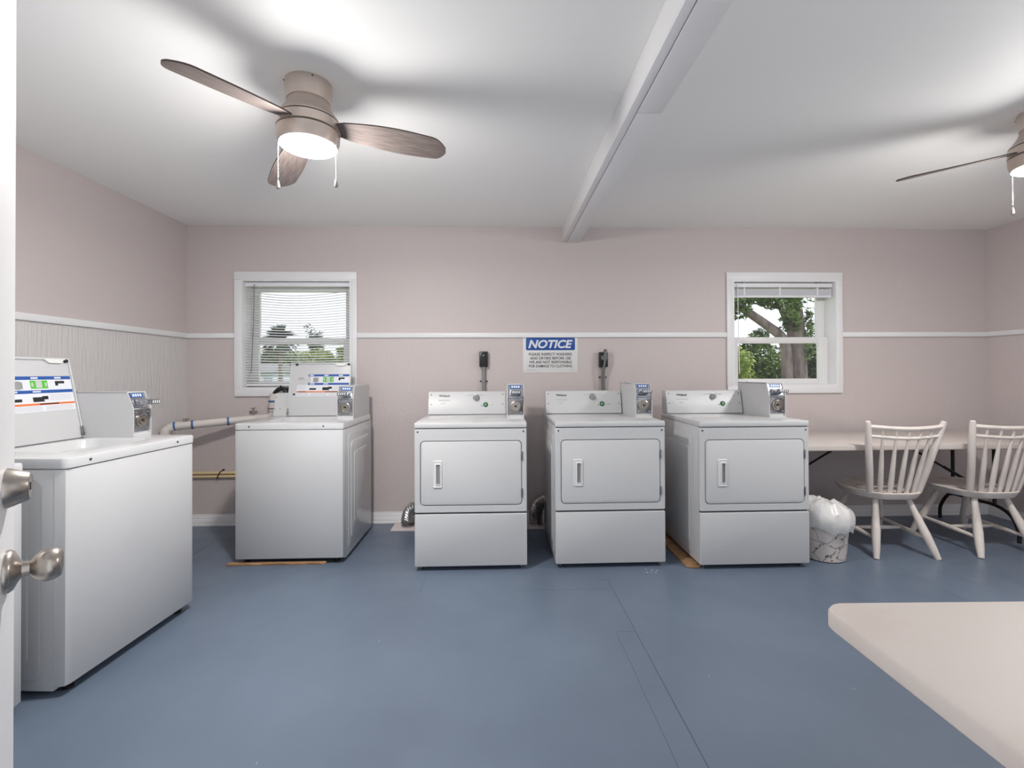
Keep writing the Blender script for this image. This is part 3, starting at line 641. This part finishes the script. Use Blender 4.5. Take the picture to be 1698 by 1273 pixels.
def hose_bib(x, z, label):
    t = thing('hose_bib', label, 'water valve', (x, YB-.03, z), group='small water valves above the drain pipe')
    bm = bmesh.new(); lathe(bm, [(.010, .02), (.010, -.05), (.014, -.05), (.014, -.07)], 14, (0, 0, 0), 'y'); lathe(bm, [(.007, 0), (.007, .03)], 10, (0, -.03, 0)); obj('body', bm, m_nickel, t)
    bm = bmesh.new(); slab(bm, -.022, .022, -.042, -.018, .028, .036, .008, .003); obj('valve_handle', bm, m_nickel, t)
hose_bib(-2.575, .875, 'small metal water valve in the left corner above the drain pipe')
hose_bib(-2.03, .958, 'small metal water valve left of the standpipe')
for z, lab in ((.446, 'upper cream water pipe on the back wall between the washers'), (.416, 'lower cream water pipe on the back wall between the washers')):
    bm = bmesh.new(); tube(bm, [(XL+.002, YB-.022, z), (-1.3, YB-.022, z)], .0115, 14); tag(obj('water_pipe', bm, m_cpvc), lab, 'pipe')
t = thing('pipe_clamp', 'dark metal clamp holding the two cream water pipes', 'clamp')
bm = bmesh.new(); tube(bm, smooth_path([(-2.345, YB-.006, .40), (-2.34, YB-.036, .405), (-2.33, YB-.038, .43), (-2.315, YB-.038, .455), (-2.305, YB-.006, .47)], 5), .004, 8); obj('strap', bm, m_dark, t)
for p in ((-2.345, .402), (-2.305, .468)):
    bm = bmesh.new(); lathe(bm, [(.008, 0), (.007, -.006), (.001, -.007)], 12, (p[0], YB-.002, p[1]), 'y'); obj('screw', bm, m_dark, t)

# ------------------------------------------------------------------ ceiling fans
def make_fan(angle, power=1):
    t = thing('ceiling_fan', '', 'ceiling fan', group='ceiling fans')
    z = ZC
    bm = bmesh.new(); lathe(bm, [(.094, 0), (.097, -.004), (.097, -.022), (.094, -.05), (.089, -.075), (.0885, -.082)], 48, (0, 0, z)); cn = obj('canopy', bm, m_fanbody, t)
    for a in (-150, -60, 60): 
        bm = bmesh.new(); lathe(bm, [(.004, .096), (.003, .100)], 8, (0, 0, 0), 'y'); o = obj('screw', bm, m_dark, cn, loc=(0, 0, z-.012), rot=(0, 0, R(a)-pi/2))
    bm = bmesh.new(); lathe(bm, [(.085, -.082), (.087, -.086), (.092, -.105), (.105, -.128), (.122, -.150), (.128, -.160), (.128, -.163)], 48, (0, 0, z)); obj('motor_housing', bm, m_fanbody, t)
    bm = bmesh.new(); lathe(bm, [(.121, -.160), (.121, -.230)], 48, (0, 0, z)); obj('rotor', bm, m_dark, t)
    bm = bmesh.new(); lathe(bm, [(.126, -.167), (.130, -.169), (.131, -.207), (.127, -.209)], 48, (0, 0, z)); obj('blade_hub', bm, m_fanbody, t)
    bm = bmesh.new(); lathe(bm, [(.10, -.213), (.130, -.215), (.128, -.245), (.121, -.268), (.117, -.270), (.116, -.262), (.08, -.245)], 48, (0, 0, z), caps=(False, False)); lk = obj('light_kit', bm, m_fanbody, t)
    bm = bmesh.new(); lathe(bm, [(.117, -.268), (.119, -.273), (.113, -.276), (.106, -.272), (.100, -.262), (.082, -.256)], 48, (0, 0, z), caps=(False, False)); obj('trim_ring', bm, m_ring, lk, label='white ring round the lamp')
    bm = bmesh.new(); lathe(bm, [(.084, -.252), (.082, -.258), (.07, -.262), (.04, -.265), (.001, -.266)], 40, (0, 0, z)); obj('lens', bm, m_lens, lk, label='glowing round lamp lens')
    for nm, ty, e, dz in (('lamp_beam', 'AREA', LAMP_DOWN*power, .280), ('lamp_glow', 'POINT', LAMP_WIDE*power, .30)):
        ld = bpy.data.lights.new(nm, ty); ld.energy = e; ld.color = (1, .98, .95)
        if ty == 'AREA': ld.shape = 'DISK'; ld.size = .17
        else: ld.shadow_soft_size = .11
        lo = bpy.data.objects.new(nm, ld); COL.objects.link(lo); lo.parent = lk; lo.location = (0, 0, z-dz)
    for k in range(3):
        bm = bmesh.new(); st = []
        for f in [i*.075 for i in range(12)]+[.86, .89, .92, .945, .963, .978, .990, .997, 1]:
            x = .085+.505*f
            hw = .040+.036*sin(min(1, f/.62)*pi/2)
            if f > .62: hw = .076-(.012*((f-.62)/.38)**1.5)
            if f > .88: hw *= max(.22, 1-((f-.88)/.12)**2.6*.78)
            if f < .08: hw = .028+.012*f/.08
            st.append((x, hw, -.068*f, R(-11-3*sin(f*pi))))
        loops = []
        for x, hw, dz, pt in st:
            lp = []
            for s, h in ((-1, -.003), (-.5, -.0035), (.5, -.0035), (1, -.003), (1, .003), (.5, .0035), (-.5, .0035), (-1, .003)):
                yy = hw*s; lp.append((x, yy*cos(pt)-h*sin(pt), dz+yy*sin(pt)+h*cos(pt)-.012*(s*s-1)*0))
            loops.append(lp)
        loft(bm, loops); bm.normal_update()
        for f in bm.faces:
            if abs(f.normal.z) < .55: f.material_index = 1
        obj('blade', bm, [m_blade, m_bladeedge], t, loc=(0, 0, z-.188), rot=(0, 0, angle+k*2*pi/3))
    # pull chains
    for a, dr, ln in ((195, .121, .235), (-12, .130, .225)):
        x, y = dr*cos(R(a)), dr*sin(R(a)); bm = bmesh.new(); tube(bm, [(x*.9, y*.9, z-.24), (x, y, z-.252), (x, y, z-.252-ln+.05)], .0016, 6)
        for i in range(int((ln-.06)/.008)): lathe(bm, [(.0008, .0022), (.0022, 0), (.0008, -.0022)], 6, (x, y, z-.256-.008*i))
        c = obj('pull_chain', bm, m_chrome, t); bm = bmesh.new(); lathe(bm, [(.0015, .018), (.005, .010), (.0085, -.006), (.0075, -.014), (.002, -.018)], 16, (x, y, z-.252-ln+.035)); obj('pull_bob', bm, m_nickel, c)
    return t
F1 = make_fan(-2.0); F1.location = (-.812, 2.066, 0); F1['label'] = 'three-bladed nickel ceiling fan with lit lamp over the washers'
F2 = dup(F1, (2.66, 2.18, 0), R(158)+2.0, 'ceiling fan cut off by the right edge, right of the beam')
for o in F2.children_recursive:
    if o.type == 'LIGHT': o.data = o.data.copy(); o.data.energy *= RIGHT_LAMP

# ------------------------------------------------------------------ folding tables
def folding_table(x0, x1, y0, y1, zt, label, legx, rc=.05, seam_x=None, th=.042):
    cx, cy = (x0+x1)/2, (y0+y1)/2
    t = thing('folding_table', label, 'table', (cx, cy, 0)); a, b, c, d = x0-cx, x1-cx, y0-cy, y1-cy
    parts = [(a, b)] if seam_x is None else [(a, seam_x-cx-.001), (seam_x-cx+.001, b)]
    for i, (p, q) in enumerate(parts):
        bm = bmesh.new()
        def lp(e, z):
            if seam_x is None: P = rr(p+e, q-e, c+e, d-e, rc-e*.5, 8)
            elif i == 0: P = [(q, c+e), (q, d-e)]+[(x, y) for x, y in rr(p+e, q+1, c+e, d-e, rc-e*.5, 8) if x < q-.02]
            else: P = [(x, y) for x, y in rr(p-1, q-e, c+e, d-e, rc-e*.5, 8) if x > p+.02]+[(p, d-e), (p, c+e)]
            return [(x, y, z) for x, y in P]
        loft(bm, [lp(.006, zt-th), lp(0, zt-th+.006), lp(0, zt-.008), lp(.003, zt-.002), lp(.009, zt)]); obj('tabletop', bm, m_table, t)
    for s, lx in zip((-1, 1), legx):
        X = lx-cx; yb, yf = d-.11, c+.31; zb = .235
        lg = bmesh.new(); tube(lg, [(X, yb, zt-th), (X, yb, zb)], .013, 10); tube(lg, [(X, yf, zt-th), (X, yf, zb)], .013, 10)
        tube(lg, smooth_path([(X, d+.01, .0), (X, d+.005, .10), (X, d-.05, .20), (X, yb, zb), (X, (yb+yf)/2, zb), (X, yf, zb), (X, c+.20, .19), (X, c+.145, .09), (X, c+.14, 0)], 5), .013, 10)
        tube(lg, [(X, yb, .36), (X, yf, .36)], .009, 8); obj('leg', lg, m_blacktube, t)
        bm = bmesh.new(); ym = (yb+yf)/2; X2 = X-s*.62; tube(bm, [(X, ym, .36), (X2, ym, zt-th-.004)], .009, 8); tube(bm, [(X, ym, .36), (X-s*.24, ym, .36+(zt-th-.36)*.24/.62)], .0125, 8); obj('brace', bm, m_blacktube, t)
    return t
ft = folding_table(2.06, 4.05, 3.222, 3.975, .76, 'white folding table standing against the back wall behind the chairs', (2.2, 3.86), .05, 3.085)
nt_ = folding_table(.742, 2.57, .305, 1.065, .755, 'white folding table corner in the right foreground', (1.1, 2.4), .055)
nt_.location.x -= .025; nt_.location.y -= .035; nt_.rotation_euler = (0, 0, R(-1.3))

# ------------------------------------------------------------------ chairs
def make_chair():
    t = thing('spindle_chair', '', 'chair', group='white spindle-back chairs')
    # local: front towards +y, origin on floor below the seat centre
    zs = .432; out = []
    for i in range(40):
        a = 2*pi*i/40; c_, s_ = cos(a), sin(a); x = .235*(abs(c_)**.62)*(1 if c_ >= 0 else -1); y = .215*(abs(s_)**.72)*(1 if s_ >= 0 else -1)
        x *= 1.0+.06*(y/.215) if y > 0 else 1-.14*(-y/.215)**1.5; out.append((x, y))
    bm = bmesh.new()
    def ring(k, z, sad=0): return [(x*k, y*k, z+sad*((x/.235)**2)*.8) for x, y in out]
    loft(bm, [ring(.82, zs-.050), ring(.90, zs-.047), ring(.975, zs-.020), ring(1, zs-.004), ring(.97, zs), ring(.86, zs-.004), ring(.6, zs-.014), ring(.3, zs-.016), ring(.05, zs-.014)])
    for v in bm.verts:
        if v.co.y > .05: v.co.z += .020*((v.co.y-.05)/.16)*(1-abs(v.co.x)/.35)
    obj('seat', bm, m_chair, t)
    legs = {}
    for sx in (-1, 1):
        for fr in (0, 1):
            top = Vector((sx*.105, .135 if fr else -.115, zs-.025)); ft_ = Vector((sx*.205, .285 if fr else -.262, 0))
            legs[sx, fr] = (top, ft_); bm = bmesh.new(); q = lambda f: top.lerp(ft_, f)
            tube(bm, [q(0), q(.25), q(.45), q(.62), q(.85), q(1)], [.018, .0205, .0245, .0275, .0235, .0175], 10); obj('leg', bm, m_chair, t)
    mids = []
    for sx in (-1, 1):
        a = legs[sx, 1][0].lerp(legs[sx, 1][1], .66); b = legs[sx, 0][0].lerp(legs[sx, 0][1], .70); m_ = a.lerp(b, .5); mids.append(m_)
        bm = bmesh.new(); tube(bm, [a, a.lerp(b, .25), m_, a.lerp(b, .75), b], [.010, .014, .0175, .014, .010], 8); obj('stretcher', bm, m_chair, t)
    bm = bmesh.new(); tube(bm, [mids[0], mids[0].lerp(mids[1], .5), mids[1]], [.010, .016, .010], 8); obj('stretcher', bm, m_chair, t)
    # back
    P = {}
    for sx in (-1, 1):
        a = Vector((sx*.165, -.150, zs-.004)); b = Vector((sx*.252, -.262, .935)); P[sx] = (a, b)
        bm = bmesh.new(); tube(bm, [a, a.lerp(b, .3), a.lerp(b, .6), a.lerp(b, .97), b], [.021, .0245, .0225, .0185, .0145], 10); obj('back_post', bm, m_chair, t)
    def arc(f, bow):
        a = P[-1][0].lerp(P[-1][1], f); b = P[1][0].lerp(P[1][1], f); return [a.lerp(b, i/12)+Vector((0, -bow*sin(pi*i/12), -.012*sin(pi*i/12))) for i in range(13)]
    r1, r2 = arc(.93, .045), arc(.80, .045)
    for rl, rd in ((r1, .0145), (r2, .0115)):
        bm = bmesh.new(); tube(bm, rl, rd, 8); obj('back_rail', bm, m_chair, t)
    for k in range(5):
        f = (k+1)/6; a = Vector((-.165+.33*f, -.150-.040*sin(pi*f), zs-.008)); e = P[-1][0].lerp(P[-1][1], .93).lerp(P[1][0].lerp(P[1][1], .93), f)+Vector((0, -.045*sin(pi*f), -.012*sin(pi*f)))
        bm = bmesh.new(); tube(bm, [a, a.lerp(e, .15), a.lerp(e, .45), a.lerp(e, .8), e], [.013, .0175, .015, .0085, .0068], 10); obj('spindle', bm, m_chair, t)
    return t
C1 = make_chair(); C1.location = (2.80, 3.372, 0); C1.rotation_euler = (0, 0, R(-4)); C1['label'] = 'white painted spindle-back chair beside the waste bin'
C2 = dup(C1, (3.505, 3.365, 0), R(-1), 'white painted spindle-back chair at the right edge, farther from the bin')

# ------------------------------------------------------------------ waste bin
t = thing('waste_bin', 'cream marbled waste bin beside the third dryer', 'waste bin', (2.25, 3.16, 0))
bm = bmesh.new(); n = 40
def ov(rx, ry, z): return [(rx*cos(2*pi*i/n)*(1 if True else 0), ry*sin(2*pi*i/n), z) for i in range(n)]
loft(bm, [ov(.105, .085, .0), ov(.118, .098, .006), ov(.124, .103, .03), ov(.150, .126, .30), ov(.154, .130, .305), ov(.154, .130, .315), ov(.148, .124, .315), ov(.12, .10, .02)]); obj('body', bm, m_bin, t)
bm = bmesh.new(); random.seed(3); loops = []
prof = [(1.06, .215), (1.15, .21), (1.20, .235), (1.23, .265), (1.22, .30), (1.15, .335), (1.02, .362), (.82, .382), (.6, .392), (.35, .396), (.1, .396)]
n = 72
for j, (k, z) in enumerate(prof):
    lp = []
    for i in range(n):
        a = 2*pi*i/n; q = noise.noise(Vector((cos(a)*2.2, sin(a)*2.2, z*9)))*.10+noise.noise(Vector((cos(a)*6, sin(a)*6, z*22)))*.06
        kk = k*(1+q*(1 if j < 8 else .4)); lp.append((.145*kk*cos(a), .123*kk*sin(a), z+.035*noise.noise(Vector((cos(a)*2.2*k, sin(a)*2.2*k, 5)))+.02*noise.noise(Vector((cos(a)*7*k, sin(a)*7*k, 9)))))
    loops.append(lp)
for i_, lp in enumerate(loops):
    for q_, (x, y, z) in enumerate(lp): lp[q_] = (x, y, z-(.16*x if i_ > 2 else .05*x))
loft(bm, loops, (False, True)); tb_ = obj('bin_bag', bm, m_bag); tb_.location = (2.25, 3.16, 0); tag(tb_, 'white plastic bag lining the marbled waste bin', 'bin bag')
# paint chips on the floor
bm = bmesh.new(); random.seed(5)
for i in range(9):
    x, y, s = .985+random.uniform(-.05, .05), 3.0+random.uniform(-.03, .03), random.uniform(.003, .008); a = random.random()*3
    vs = [bm.verts.new((x+s*cos(a+q), y+s*sin(a+q)*.7, .001)) for q in (0, 1.5, 3.2, 4.6)]; bm.faces.new(vs); f = bm.faces[:][-1] if False else None
o = tag(obj('paint_chip', bm, m_white, smooth=False), 'small white paint chips on the floor before the middle dryer', 'paint chip'); o['kind'] = 'stuff'

# ------------------------------------------------------------------ outdoors
G = -1.2
struct(obj('ground', B(-90, 90, YB+.21, 140, G-.2, G), m_grass, smooth=False), 'green lawn outside the windows')
def leaves(bm, c, rad, n, size, seed):
    rnd = random.Random(seed)
    blobs = [(Vector((rnd.gauss(0, .42)*rad[0], rnd.gauss(0, .42)*rad[1], rnd.gauss(0, .38)*rad[2])), rnd.uniform(.3, .6)) for _ in range(18)]
    for i in range(n):
        b, br = blobs[i % 18]; d = Vector((rnd.gauss(0, 1), rnd.gauss(0, 1), rnd.gauss(0, 1))).normalized()
        p = Vector(c)+b+Vector((d.x*rad[0], d.y*rad[1], d.z*rad[2]))*br*rnd.uniform(.4, 1)
        u = Vector((rnd.gauss(0, 1), rnd.gauss(0, 1), rnd.gauss(0, .6))).normalized(); v = u.cross(Vector((rnd.gauss(0, 1), rnd.gauss(0, 1), rnd.gauss(0, 1)))).normalized(); s = size*rnd.uniform(.6, 1.3)
        bm.faces.new([bm.verts.new(q) for q in (p-u*s, p-v*s*.4, p+u*s, p+v*s*.4)])
def clump(name, label, c, rad, n, size, mt, seed, cat='tree'):
    t = thing(name, label, cat, (c[0], c[1], G)); cc = (0, 0, c[2]-G)
    bm = bmesh.new(); leaves(bm, cc, rad, n, size, seed); obj('foliage', bm, mt, t, smooth=False)
    bm = bmesh.new(); tube(bm, smooth_path([(0, 0, 0), (.03, 0, cc[2]*.4), (-.03, 0, cc[2]*.8), (0, 0, cc[2]+rad[2]*.3)], 4), .09*rad[0], 8); obj('trunk', bm, m_bark, t)
    return t
# forked tree outside the right window
t = thing('oak_tree', 'leafy tree with a forked trunk close outside the right window', 'tree', (5.35, 8.2, G))
def zz(z): return z-G
bm = bmesh.new(); tube(bm, smooth_path([(0, 0, 0), (0, 0, zz(.4)), (0, 0, zz(1.4)), (-.03, 0, zz(2.2)), (-.08, .05, zz(3.0)), (.1, .1, zz(4.6))], 6), [.19-.0028*i for i in range(31)], 16); obj('trunk', bm, m_bark, t)
bm = bmesh.new(); tube(bm, smooth_path([(-.10, -.05, 0), (-.22, -.08, zz(.6)), (-.25, -.1, zz(1.5)), (-.33, -.1, zz(1.86)), (-.62, -.1, zz(2.10)), (-.97, -.1, zz(2.34)), (-1.25, -.1, zz(2.55)), (-2.0, 0, zz(3.3))], 6), [.105-.0012*i for i in range(43)], 12); obj('branch', bm, m_bark, t)
bm = bmesh.new(); tube(bm, smooth_path([(-.05, 0, zz(1.9)), (-.25, .05, zz(2.4)), (-.5, .1, zz(3.1))], 6), [.06-.002*i for i in range(13)], 8); obj('branch', bm, m_bark, t)
bm = bmesh.new(); leaves(bm, (-.75, .5, zz(2.85)), (.95, .5, .36), 3200, .055, 11); leaves(bm, (-1.25, -.1, zz(2.42)), (.3, .3, .34), 900, .05, 12)
leaves(bm, (-.22, -.22, zz(2.35)), (.22, .12, .46), 1200, .045, 14); leaves(bm, (.12, -.15, zz(1.9)), (.12, .12, .8), 420, .045, 15); leaves(bm, (-.6, .8, zz(3.4)), (1.3, .8, .4), 1500, .07, 16); leaves(bm, (-.55, .1, zz(2.62)), (.32, .3, .2), 800, .05, 17); obj('foliage', bm, m_leaf, t, smooth=False)
clump('bush', 'bright green bush low in the left corner of the right window', (4.95, 9.6, 1.05), (.58, .45, .56), 6500, .05, m_leaf2, 21, 'bush')
clump('bush', 'mid green bush behind the forked tree in the right window', (6.45, 11.6, 1.15), (.70, .5, .70), 8500, .055, m_leaf, 22, 'bush')
clump('bush', 'dark green bush right of the forked trunk in the right window', (8.6, 13.0, 1.4), (.7, .5, 1.5), 5200, .07, m_leafdark, 23, 'bush')
# palm, trees and house beyond the left window
t = thing('palm_tree', 'palm tree with a round crown outside the left window', 'tree', (-15.4, 34, G))
bm = bmesh.new(); tube(bm, smooth_path([(0, 0, 0), (.06, 0, 2.4), (.0, 0, 5.0)], 5), .15, 10); obj('trunk', bm, m_bark, t)
bm = bmesh.new(); rnd = random.Random(9)
for i in range(110):
    a = rnd.uniform(0, 2*pi); e = rnd.uniform(-.7, 1.4); ln = rnd.uniform(.9, 1.35); d = Vector((cos(a)*cos(e), sin(a)*cos(e), sin(e))); o0 = Vector((0, 0, 5.0))
    pts = [o0+d*ln*f+Vector((0, 0, -.3*f*f*ln)) for f in (.0, .2, .4, .6, .8, 1)]; sd = d.cross(Vector((0, 0, 1))).normalized()
    for j in range(5):
        for sg in (-1, 1):
            for kq in range(4):
                p = pts[j].lerp(pts[j+1], kq/4); q = p+sd*sg*.36*(1-.5*j/5)+d*.22+Vector((0, 0, -.10)); bm.faces.new([bm.verts.new(p), bm.verts.new(p+d*.09), bm.verts.new(q)])
obj('fronds', bm, m_leafdark, t, smooth=False)
clump('tree', 'tall thin-crowned tree right of the palm in the left window', (-21.6, 57, 4.6), (1.1, .9, 1.7), 1600, .17, m_leafdark, 31)
clump('tree', 'round green tree behind the palm trunk, nearest the house', (-21.4, 44.5, 1.9), (2.3, .8, 1.6), 7500, .20, m_leaf, 32)
clump('tree', 'yellow-green tree in the middle of the left window', (-19.4, 48.2, 2.2), (2.6, .8, 1.7), 8000, .20, m_leaf2, 33)
clump('tree', 'bright tree at the right side of the left window', (-17.4, 52, 2.0), (2.8, .8, 1.8), 8000, .20, m_leaf2, 34)
t = thing('house', 'pale grey-blue house beyond the left window', 'house', (-20.5, 38, G))
obj('house_wall', B(-3, 2.7, 0, 4, 0, 2.6), m_house, t, smooth=False)
bm = bmesh.new(); prism(bm, [(-.5, 2.55), (2, 3.3), (4.5, 2.55)], -3.3, 3.0); obj('roof', bm, m_roof, t, smooth=False)
wf = obj('window', B(.8, 2.0, -.05, 0, .9, 2.2), m_trim, t, smooth=False)
for zq in (1.2, 1.5, 1.8): obj('window_bar', B(.85, 1.95, -.08, -.05, zq, zq+.04), m_house, wf, smooth=False)
